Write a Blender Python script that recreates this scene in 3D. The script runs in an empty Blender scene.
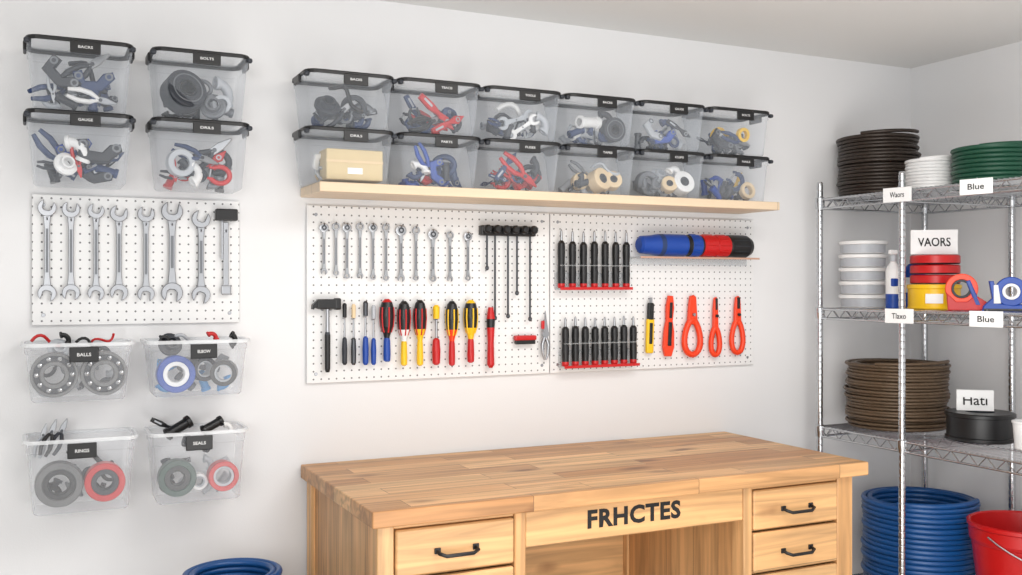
import bpy, bmesh, math, random
from mathutils import Matrix, Vector
random.seed(7)
R=math.radians
# ------------------------------------------------------------------ calibration (metres)
D=3.2; CH=1.46; YAW=R(25.6); SN=math.sin(YAW); CS=math.cos(YAW)
def _t(u,d): return (D-d)/(CS-SN*(u-511)/1000)
def wx(u,d=0.02): return _t(u,d)*(SN+CS*(u-511)/1000)       # x along the back wall, at distance d off it
def wz(u,v,d=0.02): return CH+_t(u,d)*(285-v)/1000
def ry(u,X):
    s=(u-511)/1000; r=(SN+CS*s)/(CS-SN*s); return -(D-X/r)
def dep(X,y): return X*SN+(D+y)*CS

# ------------------------------------------------------------------ materials
def lin(c):
    o=[]
    for k in c:
        k/=255
        o.append(k/12.92 if k<=.04045 else ((k+.055)/1.055)**2.4)
    return (*o,1)
MC={}
def mat(name,c,rough=.45,metal=0,var=.08,scale=18,bump=0):
    if name in MC: return MC[name]
    m=bpy.data.materials.new(name); m.use_nodes=True; nt=m.node_tree; b=nt.nodes['Principled BSDF']
    b.inputs['Roughness'].default_value=rough; b.inputs['Metallic'].default_value=metal
    tc=nt.nodes.new('ShaderNodeTexCoord'); n=nt.nodes.new('ShaderNodeTexNoise'); n.inputs['Scale'].default_value=scale
    nt.links.new(tc.outputs['Object'],n.inputs['Vector'])
    mr=nt.nodes.new('ShaderNodeMapRange'); mr.inputs['To Min'].default_value=1-var; mr.inputs['To Max'].default_value=1+var
    nt.links.new(n.outputs['Fac'],mr.inputs['Value'])
    vm=nt.nodes.new('ShaderNodeVectorMath'); vm.operation='SCALE'; vm.inputs[0].default_value=lin(c)[:3]
    nt.links.new(mr.outputs[0],vm.inputs['Scale']); nt.links.new(vm.outputs[0],b.inputs['Base Color'])
    if bump:
        n2=nt.nodes.new('ShaderNodeTexNoise'); n2.inputs['Scale'].default_value=220
        nt.links.new(tc.outputs['Object'],n2.inputs['Vector'])
        bp=nt.nodes.new('ShaderNodeBump'); bp.inputs['Strength'].default_value=bump; bp.inputs['Distance'].default_value=.002
        nt.links.new(n2.outputs['Fac'],bp.inputs['Height']); nt.links.new(bp.outputs[0],b.inputs['Normal'])
    MC[name]=m; return m
def clear(name,c,fac,rough=.22,edge=.4):
    m=bpy.data.materials.new(name); m.use_nodes=True; nt=m.node_tree; b=nt.nodes['Principled BSDF']
    b.inputs['Base Color'].default_value=lin(c); b.inputs['Roughness'].default_value=rough
    out=nt.nodes['Material Output']; tr=nt.nodes.new('ShaderNodeBsdfTransparent'); mx=nt.nodes.new('ShaderNodeMixShader')
    tr.inputs[0].default_value=(.985,.99,.995,1)
    lw=nt.nodes.new('ShaderNodeLayerWeight'); lw.inputs['Blend'].default_value=.35
    mr=nt.nodes.new('ShaderNodeMapRange'); mr.inputs['To Min'].default_value=fac; mr.inputs['To Max'].default_value=min(1,fac+edge)
    nt.links.new(lw.outputs['Facing'],mr.inputs['Value']); nt.links.new(mr.outputs[0],mx.inputs[0])
    nt.links.new(tr.outputs[0],mx.inputs[1]); nt.links.new(b.outputs[0],mx.inputs[2]); nt.links.new(mx.outputs[0],out.inputs[0])
    MC[name]=m; return m
def wood(name,perm,base,dark,stave=(.5,.075),grain=1.0,contrast=.5,knot=.85):
    m=bpy.data.materials.new(name); m.use_nodes=True; nt=m.node_tree; N=nt.nodes; L=nt.links; b=N['Principled BSDF']
    b.inputs['Roughness'].default_value=.42
    tc=N.new('ShaderNodeTexCoord'); sp=N.new('ShaderNodeSeparateXYZ'); cb=N.new('ShaderNodeCombineXYZ')
    L.new(tc.outputs['Object'],sp.inputs[0])
    for i,k in enumerate(perm): L.new(sp.outputs['XYZ'.index(k)],cb.inputs[i])
    br=N.new('ShaderNodeTexBrick'); br.inputs['Scale'].default_value=1; br.inputs['Brick Width'].default_value=stave[0]
    br.inputs['Row Height'].default_value=stave[1]; br.inputs['Mortar Size'].default_value=.0009; br.inputs['Bias'].default_value=0
    br.inputs['Color1'].default_value=lin(base); br.inputs['Color2'].default_value=lin(dark)
    br.inputs['Mortar'].default_value=lin([k*.6 for k in dark]); br.offset=.37
    off=N.new('ShaderNodeVectorMath'); off.operation='ADD'; off.inputs[1].default_value=(5.13,5.021,0)
    L.new(cb.outputs[0],off.inputs[0]); L.new(off.outputs[0],br.inputs['Vector'])
    add=N.new('ShaderNodeVectorMath'); add.operation='ADD'; sc=N.new('ShaderNodeVectorMath'); sc.operation='SCALE'; sc.inputs['Scale'].default_value=9
    L.new(br.outputs['Color'],sc.inputs[0]); L.new(cb.outputs[0],add.inputs[0]); L.new(sc.outputs[0],add.inputs[1])
    mp=N.new('ShaderNodeMapping'); mp.inputs['Scale'].default_value=(1.6,26,26); L.new(add.outputs[0],mp.inputs[0])
    n=N.new('ShaderNodeTexNoise'); n.inputs['Scale'].default_value=grain; n.inputs['Detail'].default_value=7; n.inputs['Distortion'].default_value=1.1
    L.new(mp.outputs[0],n.inputs['Vector'])
    r=N.new('ShaderNodeMapRange'); r.inputs['From Min'].default_value=.34; r.inputs['From Max'].default_value=.66
    r.inputs['To Min'].default_value=1-contrast*.65; r.inputs['To Max'].default_value=1+contrast*.4
    L.new(n.outputs['Fac'],r.inputs['Value'])
    v=N.new('ShaderNodeVectorMath'); v.operation='SCALE'; L.new(br.outputs['Color'],v.inputs[0]); L.new(r.outputs[0],v.inputs['Scale'])
    nd=N.new('ShaderNodeTexNoise'); nd.inputs['Scale'].default_value=9; L.new(add.outputs[0],nd.inputs['Vector'])
    nds=N.new('ShaderNodeVectorMath'); nds.operation='SCALE'; nds.inputs['Scale'].default_value=.03; L.new(nd.outputs['Color'],nds.inputs[0])
    ad2=N.new('ShaderNodeVectorMath'); ad2.operation='ADD'; L.new(add.outputs[0],ad2.inputs[0]); L.new(nds.outputs[0],ad2.inputs[1])
    mp2=N.new('ShaderNodeMapping'); mp2.inputs['Scale'].default_value=(3.0,8,8); L.new(ad2.outputs[0],mp2.inputs[0])
    vo=N.new('ShaderNodeTexVoronoi'); vo.inputs['Scale'].default_value=1; L.new(mp2.outputs[0],vo.inputs['Vector'])
    kr=N.new('ShaderNodeMapRange'); kr.inputs['From Min'].default_value=.06; kr.inputs['From Max'].default_value=.24; kr.inputs['To Min'].default_value=knot; kr.inputs['To Max'].default_value=0
    L.new(vo.outputs['Distance'],kr.inputs['Value'])
    mx=N.new('ShaderNodeMixRGB'); mx.inputs[2].default_value=lin([dark[0]*.56,dark[1]*.45,dark[2]*.36])
    L.new(kr.outputs[0],mx.inputs[0]); L.new(v.outputs[0],mx.inputs[1]); L.new(mx.outputs[0],b.inputs['Base Color'])
    bp=N.new('ShaderNodeBump'); bp.inputs['Strength'].default_value=.15; bp.inputs['Distance'].default_value=.002
    L.new(n.outputs['Fac'],bp.inputs['Height']); L.new(bp.outputs[0],b.inputs['Normal'])
    MC[name]=m; return m
def pegmat():
    m=bpy.data.materials.new('pegboard_perforated'); m.use_nodes=True; nt=m.node_tree; N=nt.nodes; L=nt.links; b=N['Principled BSDF']
    b.inputs['Roughness'].default_value=.5
    tc=N.new('ShaderNodeTexCoord'); sp=N.new('ShaderNodeSeparateXYZ'); L.new(tc.outputs['Object'],sp.inputs[0])
    def frac(o):
        a=N.new('ShaderNodeMath'); a.operation='DIVIDE'; a.inputs[1].default_value=.0254; L.new(o,a.inputs[0])
        f=N.new('ShaderNodeMath'); f.operation='FRACT'; L.new(a.outputs[0],f.inputs[0])
        s=N.new('ShaderNodeMath'); s.operation='SUBTRACT'; s.inputs[1].default_value=.5; L.new(f.outputs[0],s.inputs[0])
        q=N.new('ShaderNodeMath'); q.operation='POWER'; q.inputs[1].default_value=2
        ab=N.new('ShaderNodeMath'); ab.operation='ABSOLUTE'; L.new(s.outputs[0],ab.inputs[0]); L.new(ab.outputs[0],q.inputs[0]); return q.outputs[0]
    ad=N.new('ShaderNodeMath'); ad.operation='ADD'; L.new(frac(sp.outputs[0]),ad.inputs[0]); L.new(frac(sp.outputs[2]),ad.inputs[1])
    lt=N.new('ShaderNodeMath'); lt.operation='LESS_THAN'; lt.inputs[1].default_value=.0130; L.new(ad.outputs[0],lt.inputs[0])
    mx=N.new('ShaderNodeMixRGB'); mx.inputs[1].default_value=lin((228,228,228)); mx.inputs[2].default_value=lin((108,108,110))
    L.new(lt.outputs[0],mx.inputs[0]); L.new(mx.outputs[0],b.inputs['Base Color'])
    MC['peg']=m; return m

WALL=mat('painted_wall',(227,227,228),.85,var=.012,scale=1.5,bump=.12)
CEIL=mat('painted_ceiling',(228,227,225),.9,var=.01,scale=1.2)
FLOOR=mat('concrete_floor',(190,188,184),.7,var=.1,scale=6,bump=.2)
BLACK=mat('black_plastic',(18,18,20),.38); DK=mat('dark_grey_plastic',(40,44,52),.5); GREY=mat('grey_metal_part',(112,115,120),.4,.3)
LGREY=mat('light_grey_plastic',(176,180,186),.4); WHITE=mat('white_plastic',(230,230,230),.4)
RED=mat('red_plastic',(190,20,22),.35); ORANGE=mat('orange_plastic',(234,62,18),.35); YEL=mat('yellow_plastic',(238,190,20),.35)
BLUE=mat('blue_plastic',(16,66,156),.35); NAVY=mat('navy_plastic',(34,56,98),.5); LBLUE=mat('light_blue_plastic',(70,145,205),.35)
GREEN=mat('green_hose',(18,72,52),.45); TAN=mat('cream_tape',(222,198,160),.6); CARD=mat('cardboard',(212,192,150),.8)
CHROME=mat('chrome_steel',(205,207,210),.24,1,var=.03); STEEL=mat('brushed_steel',(168,170,174),.36,1,var=.05); DSTEEL=mat('dark_steel',(84,86,90),.35,.9)
BROWN=mat('brown_wire',(98,80,62),.42,.35,var=.3,scale=60); BLKWIRE=mat('black_brown_wire',(54,45,39),.4,.3,var=.3,scale=60)
HOSE=mat('blue_hose',(20,76,136),.35); PAPER=mat('paper_label',(236,236,236),.8,var=.01)
TXW=mat('label_white_ink',(215,215,215),.6); TXB=mat('black_ink',(16,14,14),.7)
CLR=clear('clear_bin_plastic',(226,232,240),.11,.2,.36); CLR2=clear('frosted_bin_plastic',(238,240,244),.15,.25,.4); ACR=clear('clear_acrylic',(225,228,230),.2)
W_TOP=wood('bench_top_wood','XYZ',(222,178,126),(178,126,78),(.55,.085),1,.5)
W_X=wood('bench_front_wood','XZY',(222,178,126),(208,160,108),(4,.4),1,.46)
W_Z=wood('bench_post_wood','ZXY',(218,172,120),(200,150,98),(4,.4),1,.45)
W_SIDE=wood('bench_side_wood','ZYX',(214,168,116),(190,140,90),(4,.13),1,.5)
W_SHELF=wood('shelf_birch_wood','XYZ',(226,204,176),(220,196,166),(6,.5),1,.10,0)
PEG=pegmat()

# ------------------------------------------------------------------ mesh builder
TXC={}
def text_geo(s,bold=0.0):
    k=(s,bold)
    if k in TXC: return TXC[k]
    cu=bpy.data.curves.new('t','FONT'); cu.body=s; cu.size=1; cu.align_x='CENTER'; cu.align_y='CENTER'; cu.offset=bold; cu.resolution_u=3
    if bold>.02: cu.space_character=1.08
    o=bpy.data.objects.new('t',cu); bpy.context.scene.collection.objects.link(o)
    bpy.context.view_layer.update()
    me=o.evaluated_get(bpy.context.evaluated_depsgraph_get()).to_mesh()
    vs=[tuple(v.co) for v in me.vertices]; fs=[tuple(p.vertices) for p in me.polygons]
    bpy.data.objects.remove(o)
    xs=[v[0] for v in vs]; ys=[v[1] for v in vs]; cx=(max(xs)+min(xs))/2; cy=(max(ys)+min(ys))/2; w=max(xs)-min(xs); h=max(ys)-min(ys)
    vs=[((x-cx)/w,(y-cy)/h,0) for x,y,_ in vs]
    TXC[k]=(vs,fs); return TXC[k]
T=Matrix.Translation
def RX(a): return Matrix.Rotation(R(a),4,'X')
def RY(a): return Matrix.Rotation(R(a),4,'Y')
def RZ(a): return Matrix.Rotation(R(a),4,'Z')
def align(p0,p1):
    d=Vector(p1)-Vector(p0); q=Vector((0,0,1)).rotation_difference(d.normalized()); return T(p0)@q.to_matrix().to_4x4(), d.length
class B:
    def __init__(s,name): s.n=name; s.v=[]; s.f=[]; s.m=[]; s.sm=[]; s.mats=[]; s.M=Matrix()
    def add(s,vs,fs,mt,M=None,smooth=False):
        M=s.M@(M or Matrix()); o=len(s.v); s.v+= [M@Vector(v) for v in vs]
        if mt not in s.mats: s.mats.append(mt)
        i=s.mats.index(mt); flip=M.determinant()<0
        for k,f in enumerate(fs):
            f=[o+a for a in f]
            s.f.append(f[::-1] if flip else f); s.m.append(i); s.sm.append(smooth)
    def box(s,c,sz,mt,M=None,bev=0,seg=2):
        bm=bmesh.new(); bmesh.ops.create_cube(bm,size=1); bmesh.ops.scale(bm,vec=sz,verts=bm.verts)
        if bev: bmesh.ops.bevel(bm,geom=bm.edges[:],offset=min(bev,min(sz)*.45),segments=seg,affect='EDGES',profile=.5)
        bm.verts.index_update()
        vs=[v.co.copy() for v in bm.verts]; fs=[[v.index for v in f.verts] for f in bm.faces]; bm.free()
        s.add(vs,fs,mt,(M or Matrix())@T(c))
    def lathe(s,prof,mt,M=None,seg=24,capb=True,capt=True,smooth=True,closed=False):
        P=prof+[prof[0]] if closed else prof
        for i in range(len(P)-1):
            vs=[]
            for r,z in (P[i],P[i+1]):
                for k in range(seg):
                    a=2*math.pi*k/seg; vs.append((r*math.cos(a),r*math.sin(a),z))
            fs=[(k,(k+1)%seg,seg+(k+1)%seg,seg+k) for k in range(seg)]
            s.add(vs,fs,mt[i] if isinstance(mt,list) else mt,M,smooth)
        for flag,(r,z),up in ((capb,prof[0],0),(capt,prof[-1],1)):
            if flag and not closed and r>1e-5:
                vs=[(r*math.cos(2*math.pi*k/seg),r*math.sin(2*math.pi*k/seg),z) for k in range(seg)]
                f=list(range(seg))
                s.add(vs,[f if up else f[::-1]],(mt[-1] if up else mt[0]) if isinstance(mt,list) else mt,M)
    def cyl(s,p0,p1,r,mt,r1=None,seg=14):
        M,l=align(p0,p1); s.lathe([(r,0),(r if r1 is None else r1,l)],mt,M,seg)
    def annulus(s,ro,ri,h,mt,M=None,seg=32,ch=.12):
        c=(ro-ri)*ch
        s.lathe([(ri,-h/2+c),(ri+c,-h/2),(ro-c,-h/2),(ro,-h/2+c),(ro,h/2-c),(ro-c,h/2),(ri+c,h/2),(ri,h/2-c)],mt,M,seg,closed=True,smooth=False if ch==0 else True)
    def torus(s,Rr,r,mt,M=None,seg=40,k=8):
        vs=[];fs=[]
        for i in range(seg):
            a=2*math.pi*i/seg
            for j in range(k):
                b=2*math.pi*j/k; q=Rr+r*math.cos(b); vs.append((q*math.cos(a),q*math.sin(a),r*math.sin(b)))
                fs.append((i*k+j,((i+1)%seg)*k+j,((i+1)%seg)*k+(j+1)%k,i*k+(j+1)%k))
        s.add(vs,fs,mt,M,True)
    def tube(s,pts,r,mt,M=None,k=8,closed=False):
        pts=[Vector(p) for p in pts]; n=len(pts); vs=[]; fs=[]
        rr=r if isinstance(r,list) else [r]*n
        up=None
        for i,p in enumerate(pts):
            a=pts[i-1] if (i>0 or closed) else p; b=pts[(i+1)%n] if (i<n-1 or closed) else p
            t=(b-a).normalized()
            if up is None: up=t.orthogonal().normalized()
            up=(up-t*up.dot(t)); up=up.normalized() if up.length>1e-6 else t.orthogonal().normalized(); w=t.cross(up)
            for j in range(k):
                an=2*math.pi*j/k; vs.append(p+(up*math.cos(an)+w*math.sin(an))*rr[i])
        for i in range(n if closed else n-1):
            for j in range(k): fs.append((i*k+j,i*k+(j+1)%k,((i+1)%n)*k+(j+1)%k,((i+1)%n)*k+j))
        s.add(vs,fs,mt,M,True)
        if not closed: s.add(vs[:k],[list(range(k))[::-1]],mt,M); s.add(vs[-k:],[list(range(k))],mt,M)
    def prism(s,out,th,mt,M=None,bev=0):
        bm=bmesh.new(); vs=[bm.verts.new((x,-th/2,z)) for x,z in out]; f=bm.faces.new(vs)
        e=bmesh.ops.extrude_face_region(bm,geom=[f]); bmesh.ops.translate(bm,vec=(0,th,0),verts=[g for g in e['geom'] if isinstance(g,bmesh.types.BMVert)])
        bmesh.ops.recalc_face_normals(bm,faces=bm.faces)
        if bev:
            ed=[e for e in bm.edges if abs(e.verts[0].co.y-e.verts[1].co.y)<1e-6]
            bmesh.ops.bevel(bm,geom=ed,offset=bev,segments=1,affect='EDGES')
        bmesh.ops.triangulate(bm,faces=[f for f in bm.faces if len(f.verts)>4])
        bm.verts.index_update()
        s.add([v.co.copy() for v in bm.verts],[[v.index for v in f.verts] for f in bm.faces],mt,M); bm.free()
    def rloft(s,loops,mt,M=None,capb=True,capt=False,n=5):
        def loop(hw,hd,r,z):
            o=[]
            for cx,cy,a0 in ((hw-r,hd-r,0),(-hw+r,hd-r,90),(-hw+r,-hd+r,180),(hw-r,-hd+r,270)):
                for i in range(n+1):
                    a=R(a0+90*i/n); o.append((cx+r*math.cos(a),cy+r*math.sin(a),z))
            return o
        L=[loop(*l) for l in loops]; c=len(L[0])
        for a,b in zip(L[:-1],L[1:]): s.add(a+b,[(k,(k+1)%c,c+(k+1)%c,c+k) for k in range(c)],mt,M)
        if capb: s.add(L[0],[list(range(c))[::-1]],mt,M)
        if capt: s.add(L[-1],[list(range(c))],mt,M)
    def text(s,st,w,h,mt,M,bold=0.0):
        vs,fs=text_geo(st,bold); s.add([(x*w,y*h,0) for x,y,_ in vs],fs,mt,M)
    def done(s):
        lo=Vector([min(v[i] for v in s.v) for i in range(3)]); hi=Vector([max(v[i] for v in s.v) for i in range(3)])
        c=Vector(((lo.x+hi.x)/2,(lo.y+hi.y)/2,lo.z))
        me=bpy.data.meshes.new(s.n); me.from_pydata([v-c for v in s.v],[],s.f)
        for m in s.mats: me.materials.append(m)
        me.polygons.foreach_set('material_index',s.m); me.polygons.foreach_set('use_smooth',s.sm); me.update()
        o=bpy.data.objects.new(s.n,me); o.location=c; bpy.context.scene.collection.objects.link(o); return o

# ------------------------------------------------------------------ room
XR=3.478; ZC=2.410; XL=-2.4; YF=-5.2
def slab(n,a,b,m):
    q=B(n); q.box([(a[i]+b[i])/2 for i in range(3)],[abs(b[i]-a[i]) for i in range(3)],m); return q.done()
slab('wall_back',(XL,0,0),(XR+.1,.1,ZC),WALL)
slab('wall_right',(XR,YF,0),(XR+.1,0,ZC),WALL)
slab('wall_left',(XL-.1,YF,0),(XL,.1,ZC),WALL)
slab('floor',(XL-.1,YF,-.1),(XR+.1,.1,0),FLOOR)
slab('ceiling',(XL-.1,YF,ZC),(XR+.1,.1,ZC+.1),CEIL)
slab('baseboard_back',(XL,-.014,0),(XR,0,.09),WHITE)
slab('baseboard_right',(XR-.014,YF,0),(XR,-.014,.09),WHITE)

# ------------------------------------------------------------------ tool shapes
def circ(cx,cz,r,a0,a1,n=14): return [(cx+r*math.cos(R(a0+(a1-a0)*i/n)),cz+r*math.sin(R(a0+(a1-a0)*i/n))) for i in range(n+1)]
def open_head(q,x,z,r,ang,mt,M,th):
    sl=.46*r; ph=math.degrees(math.asin(sl/r)); pts=circ(0,0,r,ph+4,356-ph,22)
    pts+=[(-.1*r,-sl),(-.3*r,-sl*.5),(-.3*r,sl*.5),(-.1*r,sl)]
    ca,sa=math.cos(R(ang)),math.sin(R(ang))
    pts=[(x+a*ca-b*sa,z+a*sa+b*ca) for a,b in pts]
    q.prism(pts,th,mt,M,bev=th*.15)
def wrench(q,M,L,w,mt=None,top='open',bot='open',rt=None,rb=None,tilt=12):
    mt=mt or STEEL; rt=rt or w*1.35; rb=rb or w*1.35; th=w*.45
    zt=L/2-rt; zb=-L/2+rb
    hw=w*.46
    q.prism([(-hw*1.3,zb+rb*.5),(hw*1.3,zb+rb*.5),(hw*.85,zb+rb*2.2),(hw*.85,zt-rt*2.2),(hw*1.3,zt-rt*.5),(-hw*1.3,zt-rt*.5),(-hw*.85,zt-rt*2.2),(-hw*.85,zb+rb*2.2)],th*.8,mt,M,bev=th*.18)
    q.prism([(-hw*.4,zb+rb*2.4),(hw*.4,zb+rb*2.4),(hw*.4,zt-rt*2.4),(-hw*.4,zt-rt*2.4)],th*.95,GREY,M)
    for z,r,k,a in ((zt,rt,top,90-tilt),(zb,rb,bot,270-tilt)):
        if k=='open': open_head(q,0,z,r,a,mt,M,th*1.2)
        elif k=='ring': q.annulus(r*.9,r*.52,th*1.3,mt,M@T((0,0,z))@RX(90),20)
        elif k=='ratchet': q.lathe([(r*.8,-th*.7),(r,-th*.5),(r,th*.5),(r*.8,th*.7)],mt,M@T((0,0,z))@RX(90),20); q.annulus(r*.55,r*.25,th*1.8,DSTEEL,M@T((0,0,z))@RX(90),16)
def hook(q,x,z,dd=0.0):
    q.tube([(x,-.0135,z),(x,-.030-dd,z),(x,-.034-dd,z+.006)],.0022,STEEL,k=6)

# ------------------------------------------------------------------ pegboards
def pegboard(x0,x1,z0,z1):
    q=B('pegboard'); q.box(((x0+x1)/2,-.0085,(z0+z1)/2),(x1-x0,.009,z1-z0),PEG,bev=.0015,seg=1)
    for x in (x0+.03,x1-.03):
        for z in (z0+.03,z1-.03): q.box((x,-.0025,z),(.02,.003,.02),WHITE); q.lathe([(.006,0),(.005,.002)],STEEL,T((x,-.013,z))@RX(90),12)
    q.done()
pegboard(0.0,.585,1.343,1.722)
pegboard(.798,1.680,1.142,1.718); pegboard(1.684,2.602,1.142,1.718)
YP=-.026

# left wrench set
spec=[(47,199,302,.0185,'open','open'),(71,201,301,.018,'open','open'),(96,203,301,.017,'open','open'),(119,205,301,.0185,'open','open'),
      (146,206,302,.018,'open','open'),(172,201,303,.023,'open','open'),(201,210,304,.0205,'open','open')]
for u,v0,v1,w,a,b in spec:
    x=wx(u,.026); z0=wz(u,v1,.026); z1=wz(u,v0,.026); q=B('open_end_wrench')
    wrench(q,T((x,YP,(z0+z1)/2)),z1-z0,w,STEEL,a,b,tilt=random.choice((8,14,18))); hook(q,x,z1-w*3.2); q.done()
q=B('adjustable_depth_gauge'); x=wx(226,.026)
q.box((x,YP-.006,wz(226,215,.026)),(.066,.03,.036),BLACK,bev=.004)
q.box((x,YP,wz(226,256,.026)),(.016,.006,.21),STEEL,bev=.002); q.box((x,YP-.004,wz(226,290,.026)),(.03,.01,.03),STEEL,bev=.004)
q.box((x-.012,YP-.002,wz(226,240,.026)),(.005,.006,.12),STEEL); hook(q,x,wz(226,232)); q.done()

tops=[(324,223,275),(336,222,276),(347,223,279),(360,222,279),(373,223,280),(386,223,281),(401,225,282),(416,226,281),(433,229,282),(450,231,282),(468,232,281)]
for i,(u,v0,v1) in enumerate(tops):
    x=wx(u,.026); z0=wz(u,v1,.026); z1=wz(u,v0,.026); big=i in (6,8); w=.0125 if not big else .015
    q=B('combination_wrench' if i%2 else 'ratchet_wrench'); wrench(q,T((x,YP,(z0+z1)/2)),z1-z0,w*.9,STEEL,'ratchet' if i%2==0 else 'ring','ring' if i%3 else 'open',rt=w*1.2,rb=w*.85); hook(q,x,z1-w*.5); q.done()
q=B('magnetic_tool_strip'); x0,x1=wx(480,.03),wx(535,.03); z=wz(508,231,.03)
q.box(((x0+x1)/2,-.028,z),(x1-x0,.028,.036),BLACK,bev=.006)
for i in range(6): q.lathe([(.012,0),(.015,.004),(.015,.02),(.010,.026)],BLACK,T((x0+.018+i*(x1-x0-.036)/5,-.042,z+.004))@RX(90),14)
q.done()
for u,v1 in ((487,268),(495,318),(508,316),(517,293),(530,319)):
    q=B('long_hex_key'); x=wx(u,.036); z0=wz(u,v1,.036); q.cyl((x,-.036,z-.018),(x,-.036,z0),.0036,DSTEEL,seg=6)
    q.lathe([(.003,0),(.007,.004),(.007,.012),(.003,.016)],DSTEEL,T((x,-.036,z0-.008)),10); q.done()

x=wx(327,.03); q=B('claw_hammer'); z=wz(327,304,.03)
q.box((x-.004,-.036,z),(.062,.026,.032),BLACK,bev=.004); q.box((x+.032,-.036,z),(.02,.03,.038),BLACK,bev=.005)
q.prism([(-.03,.016),(-.05,-.002),(-.052,-.016),(-.03,-.008)],.02,BLACK,T((x,-.036,z)))
q.lathe([(.006,-.22),(.009,-.21),(.0095,-.1),(.007,-.09),(.006,-.01)],[BLACK,BLACK,DK,STEEL],T((x,-.036,z)),14)
hook(q,x-.014,z-.02); hook(q,x+.014,z-.02); q.done()
def driver(name,u,v0,v1,mats,fat,kind,d=.03):
    x=wx(u,d+fat); z1=wz(u,v0,d+fat); z0=wz(u,v1,d+fat); L=z1-z0; q=B(name)
    M=T((x,-d-fat*.5,z0))
    if kind=='fat':
        pr=[(fat*.25,0),(fat*.52,.02*L),(fat*.56,.12*L),(fat*.5,.34*L),(fat*.42,.38*L),(fat*.55,.44*L),(fat*.95,.56*L),(fat*1.08,.72*L),(fat*1.02,.86*L),(fat*.8,.95*L),(fat*.35,L)]
        ms=[mats[0]]*4+[mats[1]]*2+[mats[2]]*3+[mats[3]]
        q.lathe(pr,ms,M,20)
        for k in range(6):
            a=k*60+30; q.tube([(fat*.62*math.cos(R(a)),fat*.62*math.sin(R(a)),.47*L),(fat*.93*math.cos(R(a)),fat*.93*math.sin(R(a)),.57*L),(fat*1.05*math.cos(R(a)),fat*1.05*math.sin(R(a)),.72*L),(fat*.98*math.cos(R(a)),fat*.98*math.sin(R(a)),.87*L)],fat*.14,mats[4],M,6)
    else:
        pr=[(fat*.5,0),(fat*.9,.03*L),(fat,.25*L),(fat*.8,.42*L),(fat*.35,.45*L),(fat*.3,.75*L),(fat*.75,.77*L),(fat*.8,.97*L),(fat*.4,L)]
        ms=[mats[0]]*4+[STEEL]*2+[mats[1]]*2; q.lathe(pr,ms,M,14)
    hook(q,x,z1-.25*L); q.done()
driver('precision_screwdriver',345,303,365,[DK,BLACK],.009,'slim')
driver('precision_screwdriver',354,304,365,[DSTEEL,TAN],.009,'slim')
driver('nut_driver',366,301,365,[BLUE,DSTEEL],.0105,'slim')
driver('nut_driver',374,305,365,[BLUE,LGREY],.009,'slim')
driver('screwdriver',388,299,362,[BLUE,BLACK,BLACK,RED,RED],.022,'fat')
driver('screwdriver',405,301,366,[YEL,WHITE,BLACK,BLACK,RED],.020,'fat')
driver('screwdriver',421,300,366,[YEL,YEL,BLACK,BLACK,RED],.020,'fat')
driver('precision_screwdriver',437,305,365,[RED,YEL],.0145,'slim')
driver('screwdriver',453,301,366,[RED,ORANGE,BLACK,BLACK,YEL],.020,'fat')
driver('screwdriver',472,300,363,[RED,YEL,BLACK,YEL,YEL],.022,'fat')
q=B('wood_chisel'); x=wx(490,.03); M=T((x,-.036,wz(490,336,.03)))
q.lathe([(.006,-.11),(.013,-.10),(.011,-.02),(.014,.03),(.015,.06),(.009,.1)],[RED,RED,RED,BLACK,RED],M,14); hook(q,x,wz(490,316)); q.done()
q=B('scrub_brush'); x=wx(525,.03); M=T((x,-.03,wz(525,339,.03)))
q.box((0,0,.004),(.085,.022,.018),RED,M,.005); q.box((0,0,-.01),(.075,.018,.016),BLACK,M,.002); hook(q,x,wz(525,338)); q.done()
q=B('pliers'); x=wx(545,.03); M=T((x,-.032,wz(545,336,.03)))
q.prism([(-.009,.02),(-.004,.055),(0,.09),(.005,.055),(.011,.02),(.006,0),(-.006,0)],.008,STEEL,M,.001)
q.lathe([(.013,-.006),(.013,.006)],STEEL,M@T((0,0,.008))@RX(90),14)
for sx in (-1,1): q.tube([(0,0,.005),(sx*.012,0,-.03),(sx*.010,0,-.065),(sx*.003,0,-.085)],[.006,.007,.005,.003],STEEL,M)
q.box((-.010,0,.04),(.012,.01,.03),RED,M,.003); hook(q,x,wz(545,334)); q.done()

def dset(u0,u1,n,vt,vb,vbar):
    q=B('screwdriver_set_rack'); d=.045; xa,xb=wx(u0,d),wx(u1,d)
    zb=wz((u0+u1)/2,vbar,d)
    q.box(((xa+xb)/2,-.038,zb),(xb-xa+.03,.046,.008),ACR,bev=.002); q.box(((xa+xb)/2,-.0155,zb+.03),(xb-xa+.03,.004,.06),ACR)
    q.box(((xa+xb)/2,-.0615,zb+.002),(xb-xa+.03,.002,.010),RED)
    for i in range(n):
        x=xa+(xb-xa)*i/(n-1); L=_t((u0+u1)/2,d)*(vbar-vt)/1000-random.random()*.006; f=.0132
        q.lathe([(f*.9,.0),(f,.006),(f,.016),(f*.95,.018),(f*1.05,.05),(f*.95,.09),(f*1.05,L*.60),(f*1.0,L*.76),(f*.6,L*.80),(f*.36,L*.81),(f*.3,L*.97),(f*.1,L)],
                [RED,RED,BLACK,BLACK,BLACK,BLACK,BLACK,BLACK,BLACK,STEEL,STEEL],T((x,-.04,zb+.004)),12)
    q.box(((xa+xb)/2,-.036,zb+.085),(xb-xa+.02,.036,.004),ACR)
    q.done()
dset(562,627,7,231,0,289); dset(566,634,8,317,0,366)

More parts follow.
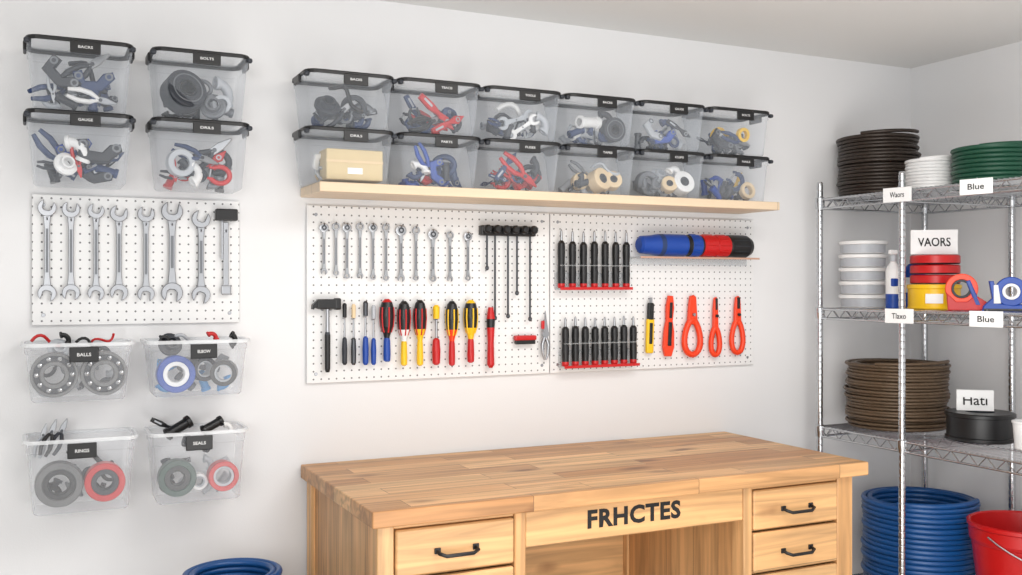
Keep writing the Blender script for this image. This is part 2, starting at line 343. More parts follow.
q=B('acrylic_ledge'); x0,x1=wx(634,.05),wx(752,.05); z=wz(695,258,.08)
q.box(((x0+x1)/2,-.054,z),(x1-x0,.08,.005),ACR,bev=.001); q.box(((x0+x1)/2,-.016,z-.012),(x1-x0,.004,.03),ACR)
q.box(((x0+x1)/2,-.095,z),(x1-x0,.002,.007),mat('tan_edge',(190,150,130),.5)); q.done()
q=B('handheld_work_light'); xa,xb=wx(638,.056),wx(748,.056); L=xb-xa; r=.042; zl=z+.0475
q.lathe([(r*.55,0),(r*.78,.008),(r*.86,.05),(r*.97,.08),(r,.10),(r,.20),(r*.9,.204),(r*.9,.216),(r,.22),(r,L*.52),(r*.92,L*.525),(r*.92,L*.54),(r,L*.545),(r,L*.66),(r*.93,L*.665),(r,L*.67),(r,L*.78),(r*1.04,L*.79),(r*1.04,L*.96),(r*.8,L)],
  [BLUE,BLUE,BLUE,NAVY,BLUE,BLACK,BLACK,BLACK,BLUE,BLACK,BLACK,RED,RED,BLACK,RED,RED,BLACK,BLACK,BLACK],T((xa,-.060,zl))@RY(90),28)
for k in range(12):
    a=R(k*30)
    for s0,s1,mt in ((L*.56,L*.65,RED),(L*.68,L*.77,RED),(.225,L*.50,BLUE),(L*.81,L*.95,DK)):
        q.tube([(xa+s0,-.060+math.cos(a)*r,zl+math.sin(a)*r),(xa+s1,-.060+math.cos(a)*r,zl+math.sin(a)*r)],.0026,mt,k=6)
q.done()

q=B('utility_knife'); x=wx(650,.03); zc=wz(650,328,.03); M=T((x,-.03,zc))@RY(2)
q.box((0,0,-.03),(.032,.016,.13),YEL,M,.006); q.box((0,-.006,-.02),(.014,.01,.08),BLACK,M,.003); q.box((0,0,.06),(.026,.014,.07),BLACK,M,.005); q.box((0,0,.10),(.012,.003,.03),STEEL,M); hook(q,x,zc+.02); q.done()
q=B('utility_knife'); x=wx(669,.03); zc=wz(669,326,.03); M=T((x,-.03,zc))@RY(3)
q.prism([(-.014,-.115),(.014,-.115),(.025,-.08),(.022,-.02),(.013,.02),(.017,.07),(.010,.115),(-.010,.115),(-.017,.07),(-.014,.02),(-.022,-.02),(-.024,-.08)],.016,ORANGE,M,.003)
q.box((0,-.009,-.03),(.016,.006,.09),BLACK,M,.003); q.box((0,-.009,.06),(.012,.006,.06),BLACK,M,.003); hook(q,x,zc+.02); q.done()
def loop_tool(name,u,vt,vb,w,mt,hy=.55,inner=None,r=.0105):
    x=wx(u,.03); z1=wz(u,vt,.03); z0=wz(u,vb,.03); L=z1-z0; q=B(name); M=T((x,-.032,z0))
    rz=L*hy/2; pts=[]
    for i in range(28):
        a=2*math.pi*i/28; k=1-.25*math.sin(a); pts.append((w*k*math.cos(a),0,rz+rz*.92*math.sin(a)))
    q.tube(pts,r,mt,M,10,closed=True)
    q.prism([(-w*.62,L*hy*.84),(w*.62,L*hy*.84),(w*.5,L*.78),(w*.4,L*.97),(w*.1,L),(-w*.3,L*.98),(-w*.5,L*.8)],.016,mt,M,.003)
    q.lathe([(.006,0),(.006,.01)],inner or STEEL,M@T((0,-.006,L*.68))@RX(90),12)
    if inner: q.box((0,-.004,L*.88),(w*.5,.014,L*.2),inner,M,.003)
    hook(q,x,z0+L*.68); q.done()
loop_tool('fabric_scissors',692,295,356,.036,ORANGE,.62,None,.012)
loop_tool('pruning_snips',715,297,356,.020,ORANGE,.5,BLACK)
loop_tool('hand_shears',737,296,354,.027,ORANGE,.60,BLACK)

# ------------------------------------------------------------------ wooden wall shelf
SX0=.780; q=B('wall_shelf'); q.box(((SX0+2.54)/2,-.122,1.757),(2.54-SX0,.240,.030),W_SHELF,bev=.002,seg=1)
for x in (1.0,1.65,2.35): q.box((x,-.006,1.752),(.04,.008,.02),WHITE)
q.done()

# ------------------------------------------------------------------ bins
LBL=['BAOIS','TBACIS','TOOLS','BACRS','GAUGE','BOLTS','DRILS','PARTS','FUSES','TAPES','CLIPS','NAILS','MISC','RINGS','PIPES','KEYS']
def label(q,x,y,z,w,h,s):
    q.box((x,y,z),(w,.005,h),BLACK,bev=.003); q.text(s,w*.48,h*.22,TXW,T((x,y-.0031,z))@RX(90),.02)
def lidded_bin(cx,z,W,H,dp,lab):
    q=B('lidded_storage_bin'); M=T((cx,-.008-dp/2,z)); hw,hd=W/2,dp/2
    q.rloft([(hw*.80,hd*.82,.022,0),(hw*.84,hd*.86,.026,.006),(hw*.93,hd*.94,.03,H*.80),(hw*.955,hd*.965,.032,H*.81),(hw*.96,hd*.97,.032,H-.014)],CLR,M)
    q.rloft([(hw*.97,hd*.98,.034,H-.014),(hw*.99,hd*.995,.036,H-.014),(hw*.99,hd*.995,.036,H-.005),(hw*.97,hd*.97,.034,H-.0015),(hw*.90,hd*.88,.03,H-.0015),(hw*.88,hd*.86,.03,H-.006)],BLACK,M,capb=False)
    q.rloft([(hw*.88,hd*.86,.03,H-.006)],ACR,M,capb=True)
    for sx in (-1,1):
        q.box((cx+sx*(hw-.001),-.008-hd,z+H-.020),(.009,.07,.026),BLACK,None,.004)
        q.box((cx+sx*(hw*.955),-.008-hd*1.9,z+H-.018),(.016,.018,.014),DK,bev=.005)
    label(q,cx+W*.04,-.008-dp-.0005,z+H-.026,.078,.034,lab)
    q.done()
def item(q,kind,mt,M,s):
    if kind=='ring': q.annulus(s*.5,s*.28,s*.35,mt,M@RX(90),26)
    elif kind=='roll':
        q.annulus(s*.5,s*.2,s*.55,mt,M@RX(80),28); q.annulus(s*.21,s*.16,s*.57,DK if mt is not DK else BLACK,M@RX(80),20); q.annulus(s*.38,s*.35,s*.575,GREY if mt is DK else mt,M@RX(80),28)
    elif kind=='plate':
        v=random.randrange(3)
        if v==0:
            q.prism([(-.6*s,-.25*s),(.0,-.40*s),(.15*s,-.40*s),(.62*s,-.1*s),(.6*s,.12*s),(.3*s,.12*s),(.05*s,-.08*s),(-.3*s,.0),(-.3*s,.35*s),(-.6*s,.35*s)],s*.26,mt,M,s*.04)
            q.annulus(s*.13,s*.07,s*.30,GREY,M@T((-.45*s,0,.2*s))@RX(90),14); q.annulus(s*.13,s*.07,s*.30,GREY,M@T((.45*s,0,0))@RX(90),14)
        elif v==1:
            pts=[(s*.45*math.cos(R(a)),0,s*.38*math.sin(R(a))) for a in range(-140,141,20)]; q.tube(pts,s*.12,mt,M,8)
            for sg in (-1,1): q.box((-s*.42,0,sg*s*.25),(s*.2,s*.3,s*.12),mt,M,s*.03)
            q.cyl(M@Vector((-.42*s,0,-.34*s)),M@Vector((-.42*s,0,.34*s)),s*.05,STEEL,seg=8)
        else:
            q.lathe([(s*.34,-.3*s),(s*.36,-.05*s),(s*.5,-.04*s),(s*.5,.10*s),(s*.42,.14*s),(s*.3,.14*s),(s*.28,.34*s),(s*.2,.34*s),(s*.2,.0)],mt,M@RX(65),20)
    elif kind=='blade':
        v=random.randrange(2)
        if v==0:
            for sg in (-1,1): q.tube([(s*.25,0,sg*.02*s),(-.1*s,0,sg*.17*s),(-.5*s,0,sg*.2*s),(-.9*s,0,sg*.12*s)],[s*.07,s*.1,s*.1,s*.07],mt,M,8)
            q.prism([(.15*s,-.12*s),(.5*s,-.13*s),(.9*s,-.03*s),(.9*s,.03*s),(.5*s,.13*s),(.15*s,.12*s)],s*.12,STEEL if mt is not RED else mt,M,s*.02); q.cyl(M@Vector((.28*s,-.09*s,0)),M@Vector((.28*s,.09*s,0)),s*.07,DSTEEL,seg=10)
        else:
            q.prism([(-.85*s,-.12*s),(-.3*s,-.14*s),(.1*s,-.05*s),(.5*s,-.2*s),(.9*s,.0),(.45*s,.17*s),(.1*s,.09*s),(-.3*s,.14*s),(-.85*s,.10*s)],s*.15,mt,M,s*.03); q.box((-.5*s,-.08*s,0),(.4*s,.03*s,.08*s),LGREY,M); q.annulus(s*.11,s*.06,s*.2,STEEL,M@T((.5*s,0,0))@RX(90),12)
    elif kind=='pipe':
        q.annulus(s*.26,s*.19,s*1.3,mt,M@RY(90),20); q.annulus(s*.32,s*.19,s*.22,mt,M@RY(90)@T((0,0,s*.6)),20); q.annulus(s*.32,s*.19,s*.16,mt,M@RY(90)@T((0,0,-s*.55)),20)
    elif kind=='elbow':
        pts=[(s*.5*math.cos(R(a)),0,s*.5*math.sin(R(a))) for a in range(0,121,15)]; q.tube(pts,s*.2,mt,M,12); q.annulus(s*.28,s*.15,s*.16,mt,M@T((s*.5,0,0)),18); q.annulus(s*.28,s*.15,s*.16,mt,M@RY(-120)@T((s*.5,0,0)),18)
    elif kind=='wrench': wrench(q,M@RY(68),s*2.1,s*.22,mt)
    elif kind=='box': q.box((0,0,0),(s*1.9,s*.9,s*1.0),mt,M,.004); q.box((0,-s*.46,.1*s),(s*1.9,.002,s*.08),TAN,M); q.box((0,-s*.455,-.2*s),(s*.5,.002,s*.2),PAPER,M)
    elif kind=='strap':
        pts=[(-s*.8+i*s*.16,math.sin(i*1.3)*s*.1,math.sin(i*.55)*s*.32) for i in range(11)]; q.tube(pts,s*.09,mt,M,8)
def contents(name,cx,z,W,H,dp,items,pal=None):
    q=B(name); yf=-.008-dp
    for i,(k,mt,fx,fz,s,rot) in enumerate(items):
        x=cx+fx*W*.5*.88; y=yf+dp*(.27 if i%2==0 else .44); zz=z+.014+fz*H
        item(q,k,mt,T((x,y,zz))@RY(0 if k=='box' else rot)@(Matrix() if k=='box' else RX(random.uniform(-14,14))@RZ(random.uniform(-18,18))),s*1.08)
    pal=pal or (DK,NAVY,GREY,BLACK)
    for i in range(14):
        item(q,random.choice(('plate','pipe','elbow','blade')),random.choice(pal),T((cx+((i%5)-2)*W*.125,yf+dp*(.66,.44,.32)[i//5],z+.030+random.random()*.035))@RY(random.uniform(0,180)),.044)
    q.done()
W,H,dp=.291,.172,.212
shelf_bins=[
 [('plate',DK,-.5,.30,.075,20),('ring',DK,.25,.36,.075,0),('strap',BLACK,0,.5,.07,30),('elbow',GREY,.5,.22,.06,-30),('blade',DK,-.2,.2,.07,-40),('elbow',LGREY,-.1,.42,.05,120)],
 [('blade',RED,.0,.36,.09,35),('blade',NAVY,-.45,.33,.075,60),('blade',RED,.3,.16,.075,-25),('plate',NAVY,.45,.33,.06,10),('blade',BLACK,-.25,.16,.08,-15),('blade',RED,-.1,.22,.07,28)],
 [('wrench',LGREY,-.1,.34,.07,5),('strap',WHITE,.1,.46,.09,10),('elbow',LGREY,.5,.26,.06,40),('plate',DK,-.5,.2,.06,0),('wrench',WHITE,.1,.2,.06,-12),('strap',DK,-.2,.38,.07,-25)],
 [('pipe',WHITE,-.25,.40,.065,-8),('pipe',LGREY,.0,.2,.065,12),('roll',DK,.52,.28,.08,0),('pipe',WHITE,-.4,.2,.05,-20),('elbow',DK,.25,.45,.05,10),('pipe',WHITE,.1,.34,.05,20)],
 [('plate',LGREY,-.45,.34,.065,50),('pipe',LGREY,.35,.26,.06,40),('plate',BLUE,-.1,.26,.07,-20),('elbow',NAVY,.1,.42,.05,0),('blade',DK,.4,.42,.06,30),('plate',NAVY,.0,.14,.06,70)],
 [('ring',YEL,.35,.40,.05,0),('strap',YEL,-.1,.42,.07,-10),('plate',DK,-.4,.24,.07,30),('pipe',GREY,.2,.2,.06,-30),('blade',NAVY,.1,.28,.07,15)],
 [('box',CARD,.10,.26,.088,0),('plate',WHITE,-.62,.30,.05,80)],
 [('blade',BLUE,-.3,.40,.07,55),('plate',NAVY,.3,.38,.075,-20),('elbow',WHITE,-.5,.22,.05,0),('blade',NAVY,.45,.2,.07,35),('plate',BLUE,.05,.22,.065,70),('plate',RED,-.2,.14,.05,20)],
 [('blade',RED,.0,.34,.085,38),('plate',RED,-.4,.16,.06,10),('blade',NAVY,-.4,.42,.07,-50),('plate',DK,.45,.3,.07,0),('elbow',DK,.3,.44,.05,60),('plate',RED,.2,.14,.05,-30)],
 [('roll',TAN,.1,.24,.075,0),('roll',TAN,-.35,.22,.055,0),('roll',TAN,.52,.24,.06,0),('blade',GREY,-.3,.42,.06,30),('strap',LGREY,.3,.48,.06,0)],
 [('roll',WHITE,.5,.26,.078,0),('ring',GREY,-.5,.26,.08,0),('roll',TAN,.05,.22,.055,0),('plate',LGREY,-.1,.42,.06,20),('elbow',WHITE,.2,.42,.05,-20)],
 [('plate',NAVY,.1,.36,.07,40),('blade',YEL,.35,.36,.06,-50),('ring',TAN,.5,.18,.06,0),('plate',BLUE,-.35,.3,.07,0),('elbow',DK,-.4,.18,.06,90)],
]
names=['grey_fittings_assortment','red_blade_assortment','cable_assortment','pipe_fittings_assortment','clamp_assortment','yellow_strap_assortment','cardboard_parts_box','blue_clip_assortment','red_clip_assortment','tape_roll_assortment','hose_fittings_assortment','mixed_hardware_assortment']
pals=[(DK,GREY,NAVY),(NAVY,DK,RED),(DK,NAVY,LGREY),(DK,LGREY,NAVY),(NAVY,DK,GREY),(DK,GREY,NAVY),(LGREY,TAN),(NAVY,BLUE,DK),(RED,DK,NAVY),(DK,LGREY,TAN),(DK,GREY,LGREY),(NAVY,BLUE,DK)]
zs=1.7725
BX0=.738; PITCH=(2.534-BX0)/6
for r in range(2):
    for i in range(6):
        cx=BX0+PITCH*(i+.5); z=zs+(1-r)*(H+.001)
        lidded_bin(cx,z,W,H,dp,LBL[(r*6+i)%16]); contents(names[r*6+i],cx,z,W,H,dp,shelf_bins[r*6+i],pals[r*6+i])
left=[(.122,1.942,[('plate',DK,-.35,.45,.08,35),('blade',NAVY,-.45,.25,.08,-20),('plate',NAVY,.3,.42,.08,-15),('strap',DK,.2,.5,.07,30),('blade',WHITE,.25,.15,.07,10),('blade',LGREY,.0,.3,.07,60),('blade',DK,.1,.55,.08,-35),('plate',DK,.5,.2,.06,0)],'bracket_assortment',(DK,NAVY,LGREY)),
      (.122,1.742,[('elbow',WHITE,-.2,.34,.065,20),('blade',NAVY,-.5,.35,.08,50),('plate',DK,.4,.42,.09,-10),('plate',BLUE,-.1,.45,.07,-30),('blade',RED,-.05,.26,.05,80),('plate',DK,.3,.15,.08,20),('plate',WHITE,-.3,.2,.06,20),('blade',NAVY,.5,.28,.07,-30)],'valve_assortment',(DK,NAVY,DK)),
      (.446,1.942,[('roll',DK,-.38,.33,.110,0),('elbow',LGREY,.42,.35,.070,30),('plate',GREY,.3,.15,.07,0),('plate',GREY,.1,.45,.05,20),('ring',LGREY,.5,.2,.05,0)],'pulley_assortment',(DK,GREY,BLACK)),
      (.446,1.742,[('ring',LGREY,-.45,.30,.075,0),('blade',DK,.2,.45,.09,-35),('elbow',WHITE,-.3,.15,.06,60),('plate',DK,.4,.36,.08,10),('plate',RED,.45,.15,.06,10),('blade',RED,.25,.30,.07,-45),('blade',NAVY,-.1,.42,.07,25)],'fitting_assortment',(DK,RED,GREY))]
for i,(cx,z,it,n,pl) in enumerate(left):
    lidded_bin(cx,z,.282,.199,.2,LBL[i+3]); contents(n,cx,z,.282,.199,.2,it,pl)

RIM=clear('bin_rim',(240,242,244),.55,.3,.2)
def open_bin(cx,z,W,H,dp,lab,lx=0):
    q=B('open_storage_bin'); M=T((cx,-.006-dp/2,z)); hw,hd=W/2,dp/2
    q.rloft([(hw*.80,hd*.82,.02,0),(hw*.84,hd*.86,.024,.006),(hw*.93,hd*.94,.03,H*.82),(hw*.95,hd*.96,.03,H*.83),(hw*.955,hd*.965,.03,H-.003)],CLR2,M)
    q.rloft([(hw*.95,hd*.96,.03,H),(hw*1.01,hd*1.01,.034,H),(hw*1.015,hd*1.015,.034,H-.003),(hw*1.01,hd*1.01,.034,H-.010),(hw*.97,hd*.98,.03,H-.010)],RIM,M,capb=False)
    label(q,cx+lx,-.006-dp-.005,z+H-.032,.075,.042,lab); q.done()
def ringitem(name,x,y,z,ro,ri,h,m1,m2=None,rx=90,ry_=0,balls=False):
    q=B(name); M=T((x,y,z))@RZ(ry_)@RX(rx)
    if balls:
        q.annulus(ro,ro*.86,h,m1,M,36); q.annulus(ri*1.45,ri,h,m1,M,30); q.annulus(ro*.86,ri*1.45,h*.6,m2 or DK,M,30,ch=.05)
        for k in range(10):
            a=2*math.pi*k/10; rr=(ro*.86+ri*1.45)/2; q.lathe([(0.0001,-.006),(.006,-.003),(.0065,0),(.006,.003),(.0001,.006)],CHROME,M@T((rr*math.cos(a),rr*math.sin(a),h*.32)),10)
    else:
        q.annulus(ro,ro*.68,h,m1,M,36)
        q.annulus(ro*.70,ri,h*.8,m2 or m1,M,30)
    q.done()
zA,zB=1.137,.828; HA,HB=.163,.207; DP=.19
for cx,W_,z,H_,lab,lx in ((.118,.29,zA,HA,'BALLS',.012),(.440,.295,zA,HA,'ELBOW',.01),(.125,.295,zB,HB,'RINGS',.0),(.442,.28,zB,HB,'SEALS',-.005)): open_bin(cx,z,W_,H_,DP,lab,lx)
yi=-.006-DP+.05
BG=mat('bearing_grey',(104,104,104),.4,.4)
ringitem('ball_bearing',.056,yi,zA+.074,.062,.026,.034,BG,DK,balls=True); ringitem('ball_bearing',.184,yi,zA+.074,.062,.026,.034,BG,DK,balls=True)
ringitem('blue_hose_coupling',.378,yi,zA+.064,.054,.024,.04,BLUE,WHITE); ringitem('black_pipe_coupling',.458,yi+.03,zA+.074,.036,.02,.05,DK,LGREY,ry_=15); ringitem('steel_pipe_coupling',.516,yi,zA+.062,.038,.022,.05,BLACK,LGREY,ry_=-15)
ringitem('grey_pulley',.068,yi+.005,zB+.078,.062,.028,.045,BG,BLACK); ringitem('red_seal_ring',.186,yi,zB+.076,.054,.022,.045,RED,DK)
ringitem('green_seal_ring',.382,yi+.003,zB+.070,.053,.020,.045,mat('dark_green',(46,72,62),.4),BLACK); ringitem('red_seal_ring',.512,yi,zB+.066,.044,.022,.045,RED,LGREY)
ringitem('white_spacer_ring',.447,yi+.03,zB+.05,.024,.012,.04,WHITE,LGREY)
def poke(name,cx,z,H_,its,pal):
    q=B(name)
    for k,mt,dx,dz,s,rot,dy in its: item(q,k,mt,T((cx+dx,-.006-DP/2+dy,z+dz))@RY(rot)@RZ(12),s)
    for i in range(8): item(q,random.choice(('plate','pipe','elbow')),random.choice(pal),T((cx+((i%4)-1.5)*.052,-.006-DP*.34,z+.035+(i//4)*.05))@RY(random.uniform(0,180)),.046)
    q.done()
poke('small_clamp_assortment',.118,zA,HA,[('strap',RED,-.08,.165,.05,0,.03),('elbow',BLACK,-.04,.163,.035,20,.03),('strap',RED,.07,.165,.04,150,.04),('strap',BLACK,.03,.155,.045,10,0),('plate',LGREY,-.05,.14,.06,0,.03),('plate',DK,.06,.12,.06,20,.04)],(DK,GREY,LGREY))
poke('hose_clamp_assortment',.440,zA,HA,[('elbow',RED,.05,.160,.032,0,.03),('plate',DK,-.07,.145,.07,10,.02),('elbow',BLACK,.10,.155,.04,60,.02),('strap',LGREY,-.02,.155,.06,0,.03),('elbow',BLACK,-.09,.155,.03,0,.0)],(LBLUE,DK,GREY))
poke('scraper_blade_assortment',.125,zB,HB,[('blade',BLACK,-.08,.20,.06,-70,.02),('blade',DK,-.055,.20,.06,-66,.03),('blade',LGREY,-.10,.19,.055,-75,.04),('strap',BLACK,.03,.14,.08,10,.04)],(DK,BLACK,GREY))
poke('black_handle_tools',.442,zB,HB,[('pipe',BLACK,-.05,.205,.06,-28,.02),('pipe',BLACK,.05,.205,.05,-25,.03),('pipe',DK,.0,.16,.06,20,.0),('elbow',WHITE,.09,.19,.035,20,.03),('blade',BLACK,-.08,.21,.06,30,.04)],(DK,BLACK,LGREY))

# ------------------------------------------------------------------ workbench
q=B('workbench')
TX0,TX1,TY=.778,2.460,-.765; ZT=.884; TH=.044
q.box(((TX0+TX1)/2,TY/2-.006,ZT-TH/2),(TX1-TX0,-TY-.012,TH),W_TOP,bev=.004)
FX0,FX1,FY=.796,2.410,-.745; zt=ZT-TH
def bx(x0,x1,y0,y1,z0,z1,m,bev=.003): q.box(((x0+x1)/2,(y0+y1)/2,(z0+z1)/2),(x1-x0,y1-y0,z1-z0),m,bev=bev,seg=1)
for x0,x1 in ((FX0,.842),(1.188,1.222),(1.968,2.0),(2.345,FX1)):
    bx(x0,x1,FY,FY+.06,0,zt,W_Z); bx(x0,x1,-.08,-.02,0,zt,W_Z)
for x in (FX0+.012,1.200,1.975,FX1-.03):
    bx(x,x+.018,FY+.05,-.03,.06,zt,W_SIDE,.001)
def ped(x0,x1):
    bx(x0,x1,FY+.006,FY+.03,zt-.012,zt,W_X); z=zt-.014
    for h in (.128,.128,.15,.17,.17):
        bx(x0+.004,x1-.004,FY-.004,FY+.018,z-h+.006,z,W_X,.004); bx(x0,x1,FY+.02,FY+.04,z-h-.004,z-h+.01,W_X)
        bx(x0+.02,x1-.02,FY+.018,-.1,z-h+.02,z-.02,W_X,.001)
        c=(x0+x1)/2; zz=z-h/2; hw=.055
        q.tube([(c-hw,FY-.002,zz),(c-hw,FY-.022,zz-.004),(c-hw*.7,FY-.030,zz-.010),(c+hw*.7,FY-.030,zz-.010),(c+hw,FY-.022,zz-.004),(c+hw,FY-.002,zz)],.0052,BLACK,k=8)
        for sx in (-1,1): q.box((c+sx*hw,FY-.006,zz),(.018,.005,.016),BLACK,bev=.002)
        z-=h+.004
ped(.842,1.188); ped(2.0,2.345)
bx(1.222,1.968,FY+.004,FY+.026,zt-.102,zt,W_X); bx(1.222,1.968,-.05,-.03,.35,zt,W_X,.001)
bx(1.222,1.968,FY+.03,-.05,zt-.02,zt-.004,W_X,.001)
bx(.842,1.188,FY+.02,FY+.05,.05,.09,W_X); bx(2.0,2.345,FY+.02,FY+.05,.05,.09,W_X)
q.text('FRHCTES',.318,.054,TXB,T((1.577,FY+.0032,zt-.044))@RX(90),.038)
q.done()

# ------------------------------------------------------------------ wire shelving rack
RX0,RX1=2.848,3.43; YS=(-.12,-.54,-1.22); SZ=(1.809,1.370,.899,.28)
q=B('wire_shelving_unit')
for x in (RX0,RX1):
    for y in YS:
        pr=[(.0125,.02)]; z=.03
        while z<1.86: pr+=[(.0125,z),(.0112,z+.002),(.0112,z+.005),(.0125,z+.007)]; z+=.0254
        pr+=[(.0125,1.865),(.009,1.872)]
        q.lathe(pr,CHROME,T((x,y,0)),14); q.lathe([(.017,0),(.017,.012),(.008,.02),(.008,.03)],BLACK,T((x,y,0)),12)
        for sz in SZ: q.lathe([(.016,-.035),(.019,-.01),(.019,.008),(.015,.012)],CHROME,T((x,y,sz-.01)),14)
def truss(a,b,z):
    a=Vector((a[0],a[1],z-.008)); b=Vector((b[0],b[1],z-.008)); lo=Vector((0,0,-.036))
    q.cyl(a,b,.0042,CHROME,seg=8); q.cyl(a+lo,b+lo,.0042,CHROME,seg=8)
    n=max(4,round((b-a).length/.035)); pts=[a+(b-a)*i/n+(lo if i%2 else Vector()) for i in range(n+1)]
    q.tube(pts,.0026,CHROME,k=6)
for sz in SZ:
    for x in (RX0,RX1):
        for y0,y1 in zip(YS[:-1],YS[1:]): truss((x,y0),(x,y1),sz)
    for y in YS: truss((RX0,y),(RX1,y),sz)
    y=YS[0]
    while y>YS[-1]: q.cyl((RX0,y,sz-.003),(RX1,y,sz-.003),.0019,CHROME,seg=6); y-=.021
    for k in (.33,.66): x=RX0+(RX1-RX0)*k; q.cyl((x,YS[0],sz-.008),(x,YS[-1],sz-.008),.003,CHROME,seg=6)
q.done()

def coil(name,x,y,z,Rr,h,r,mt,layers=1,jit=.006,seg=44,sd=1):
    q=B(name); n=int(h/(r*1.85)); rnd=random.Random(sd)
    for i in range(n):
        for l in range(layers):
            a=rnd.uniform(0,360); q.torus(Rr-r-l*r*1.9+rnd.uniform(-jit,0),r,mt,T((x+rnd.uniform(-jit,jit)*.4,y+rnd.uniform(-jit,jit)*.4,z+r+i*r*1.85))@RZ(a)@RX(rnd.uniform(-jit,jit)*60),seg,8)
    q.tube([(x+(Rr-r)*math.cos(R(a)),y+(Rr-r)*math.sin(R(a)),z+h-r+ (a-200)*.0001) for a in range(200,300,12)],r,mt,k=8)
    return q.done()
S0,S1,S2,S3=SZ
coil('black_wire_coil',3.12,ry(878,3.12),S0,.163,.262,.0075,BLKWIRE,2,.010,sd=1)
coil('white_cord_coil',3.05,ry(930,3.05),S0,.090,.125,.0065,WHITE,2,.003,sd=2)
coil('green_hose_coil',3.11,ry(993,3.11),S0,.140,.145,.0085,GREEN,2,.004,sd=3)
coil('brown_wire_coil',3.12,ry(897,3.12),S2,.200,.262,.0068,BROWN,3,.012,sd=4)
coil('blue_hose_coil',3.13,ry(921,3.13)+.005,S3,.218,.365,.0105,HOSE,2,.006,sd=5)
q=B('black_tape_reel'); x=3.1; y=ry(980,x); M=T((x,y,S2))
q.lathe([(.112,0),(.118,.003),(.118,.014),(.113,.017),(.113,.085),(.119,.088),(.119,.098),(.113,.102),(.05,.102),(.046,.09),(.03,.09)],[BLACK,BLACK,BLACK,BLACK,mat('glossy_black_tape',(30,30,34),.18),BLACK,BLACK,BLACK,DK,DK],M,40); q.done()
q=B('label_card'); M=T((3.10,y+.02,S2+.103))@RZ(-40)
q.box((0,0,.038),(.125,.002,.076),PAPER,M@RX(-8)); q.box((0,.012,.036),(.125,.002,.074),PAPER,M@RX(10)); q.text('Hati',.082,.036,TXB,M@RX(-8)@T((0,-.004,.038))@RX(90),.006); q.done()
q=B('white_plastic_cup'); x=3.05; y=ry(1026,x); q.lathe([(.03,0),(.035,.005),(.042,.09),(.045,.092),(.045,.098),(.040,.098),(.034,.01)],WHITE,T((x,y,S2)),24,capt=True); q.done()
q=B('stacked_white_tubs'); x=3.0; y=ry(863,x)
for i in range(5):
    q.lathe([(.078,0),(.084,.004),(.086,.036),(.093,.038),(.094,.049),(.088,.052)],[WHITE,LGREY,WHITE,WHITE,WHITE],T((x,y,S1+i*.0535)),32)
q.done()
q=B('spray_bottle'); x=2.965; y=ry(893,x)
q.lathe([(.022,0),(.027,.004),(.027,.055),(.0272,.056),(.0272,.14),(.026,.15),(.014,.172),(.010,.178),(.012,.18),(.012,.205),(.006,.21)],[BLUE,BLUE,BLUE,WHITE,WHITE,WHITE,WHITE,WHITE,LGREY,WHITE],T((x,y,S1)),20)
q.box((x-.012,y-.012,S1+.215),(.04,.014,.018),WHITE,None,.004); q.box((x-.012,y-.015,S1+.1),(.024,.024,.03),BLUE,None,.002); q.done()
q=B('blue_glue_bottle'); x=3.2; y=ry(914,x); q.lathe([(.04,0),(.044,.005),(.044,.06),(.044,.12),(.044,.15),(.02,.175),(.018,.2),(.012,.21)],[BLUE,BLUE,WHITE,BLUE,BLUE,WHITE,WHITE],T((x,y,S1)),24); q.done()
x=3.05; y=ry(934,x); q=B('yellow_paint_tin')
q.lathe([(.09,0),(.095,.004),(.092,.010),(.092,.074),(.096,.078),(.096,.09),(.088,.093),(.086,.088)],[YEL,YEL,YEL,YEL,YEL,YEL,YEL],T((x,y,S1)),36)
q.box((0,-.0925,.04),(.06,.003,.035),WHITE,T((x,y,S1))@RZ(-48)); q.done()
x+=.01; q=B('red_tape_roll_stack')
for i in range(3): q.lathe([(.03,.001),(.082,.001),(.088,.005),(.088,.031),(.082,.035),(.03,.035),(.03,.02)],[DK,DK,RED,RED,RED,DK,DK],T((x,y+.004,S1+.093+i*.037)),32)
q.done()
q=B('label_card'); M=T((x-.02,y-.01,S1+.093+.112))@RZ(-38)
q.box((0,0,.046),(.165,.002,.092),PAPER,M@RX(-6)); q.box((0,.014,.045),(.165,.002,.09),PAPER,M@RX(10)); q.text('VAORS',.115,.034,TXB,M@RX(-6)@T((0,-.004,.046))@RX(90),.014); q.done()
SC=Matrix.Scale(.9,4)
q=B('packing_tape_dispenser'); x=3.0; y=ry(967,x); M=T((x,y,S1))@RZ(-48)@SC
q.annulus(.060,.036,.045,ORANGE,M@T((-.02,0,.085))@RX(90),32)
q.prism([(-.07,.0),(.05,.0),(.075,.03),(.03,.06),(.0,.035),(-.04,.035),(-.075,.07)],.05,RED,M,.003)
q.annulus(.037,.028,.047,DK,M@T((-.02,0,.085))@RX(90),28)
q.prism([(.03,.02),(.05,.02),(.01,.12),(-.005,.115)],.052,BLUE,M,.003); q.done()
q=B('blue_tape_dispenser'); x=3.0; y=ry(1005,x); M=T((x,y,S1))@RZ(-48)@SC
q.annulus(.056,.030,.04,BLUE,M@T((.02,0,.075))@RX(90),32); q.annulus(.031,.02,.042,WHITE,M@T((.02,0,.075))@RX(90),28)
q.prism([(-.08,0),(.07,0),(.07,.03),(.03,.022),(-.02,.03),(-.04,.115),(-.056,.115),(-.045,.05),(-.075,.02)],.05,BLUE,M,.003)
q.prism([(-.040,.03),(-.015,.03),(-.025,.1),(-.040,.1)],.052,WHITE,M,.001); q.box((-.0,0,.006),(.15,.054,.01),BLACK,M,.003); q.done()
q=B('red_bucket'); x=3.16; y=-.80; M=T((x,y,S3))
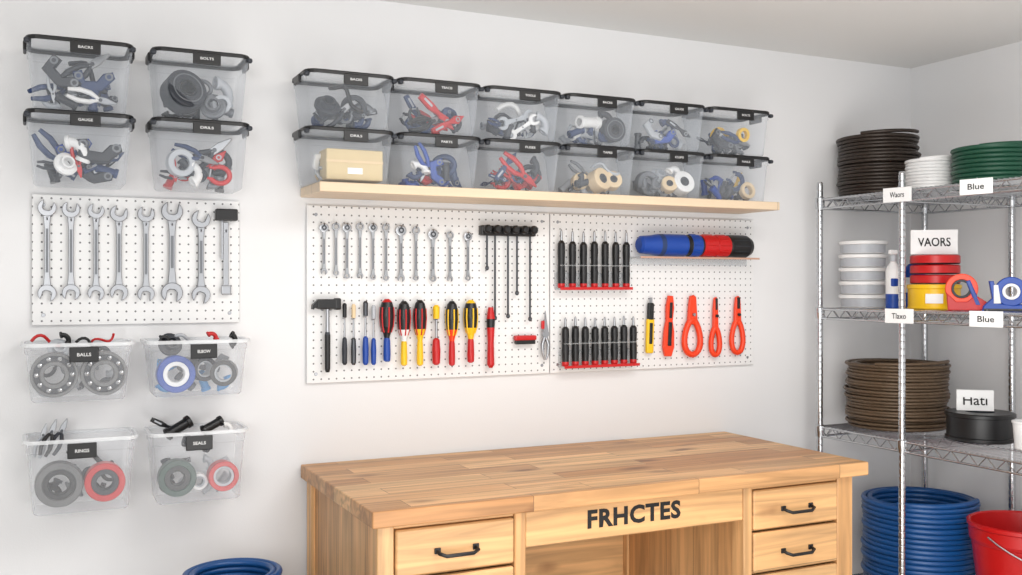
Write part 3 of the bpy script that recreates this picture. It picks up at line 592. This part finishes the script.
q.lathe([(.135,0),(.14,.006),(.172,.27),(.176,.275),(.18,.285),(.181,.325),(.187,.33),(.187,.342),(.18,.345),(.174,.34),(.168,.27),(.13,.012),(.0001,.01)],RED,M,44)
q.tube([(.187*math.cos(R(a)),.187*math.sin(R(a))*1.0-.0,.31-.10*math.sin(R(a-180))) for a in range(180,361,12)],.003,STEEL,M,6); q.done()
for u,z,s in ((899,S0,'Waors'),(978,S0,'Blue'),(901,S1,'Tlaxo'),(988,S1,'Blue')):
    y=ry(u,RX0-.015); w=.112; h=.052
    q=B('shelf_label_tag'); M=T((RX0-.024,y,z-.022))@RZ(-78)
    q.box((0,0,0),(w,.0015,h),PAPER,M); q.text(s,w*.5,h*.38,TXB,M@T((0,-.0022,0))@RX(90),.008)
    q.tube([(0,.0,h/2-.004),(0,.006,h/2+.004),(0,.014,h/2-.002)],.0015,STEEL,M,6); q.done()

# ------------------------------------------------------------------ blue hose on stool, lower left
xs,ys=wx(232,.36),-.36; zt2=CH-dep(xs,ys)*.285
coil('blue_hose_coil',xs,ys,.455,.140,zt2-.455,.0095,HOSE,2,.004,sd=8)
q=B('plastic_step_stool'); q.rloft([(.17,.17,.03,.42),(.175,.175,.03,.425),(.17,.17,.03,.449),(.16,.16,.03,.45)],DK,T((xs,ys,0)),capt=True)
for sx in (-1,1):
    for sy in (-1,1): q.cyl((xs+sx*.17,ys+sy*.17,0),(xs+sx*.14,ys+sy*.14,.425),.02,DK,.018)
q.done()

# ------------------------------------------------------------------ light
w=bpy.data.worlds.new('world'); bpy.context.scene.world=w; w.use_nodes=True
w.node_tree.nodes['Background'].inputs[0].default_value=(.96,.975,1,1); w.node_tree.nodes['Background'].inputs[1].default_value=.88
def area(n,loc,tgt,sx,sy,e,c=(1,1,1)):
    l=bpy.data.lights.new(n,'AREA'); l.shape='RECTANGLE'; l.size=sx; l.size_y=sy; l.energy=e; l.color=c
    o=bpy.data.objects.new(n,l); o.location=loc; o.rotation_euler=(Vector(tgt)-Vector(loc)).to_track_quat('-Z','Y').to_euler(); bpy.context.scene.collection.objects.link(o)
area('front_left_key',(-1.1,-4.4,1.9),(1.9,0,1.1),1.8,1.5,68,(1,.985,.96))  # added soft key from front left; no window is modelled
area('overhead_fill',(1.5,-1.9,2.37),(1.5,-1.7,0),1.6,.8,31,(1,.98,.95))  # added overhead fill against the dim interior; not a real fixture
area('ceiling_fill',(1.3,-2.5,.5),(2.2,-1.2,2.4),1.8,1.2,29,(1,.98,.96))  # invented fill aimed upward to brighten the ceiling

cam=bpy.data.cameras.new('camera'); co=bpy.data.objects.new('camera',cam); bpy.context.scene.collection.objects.link(co)
co.location=(0,-D,CH); co.rotation_euler=(R(90),0,-YAW); cam.sensor_width=36; cam.lens=36*1000/1022; cam.shift_y=-2.5/1022; cam.clip_start=.05
bpy.context.scene.camera=co
bpy.context.scene.view_settings.view_transform='Standard'
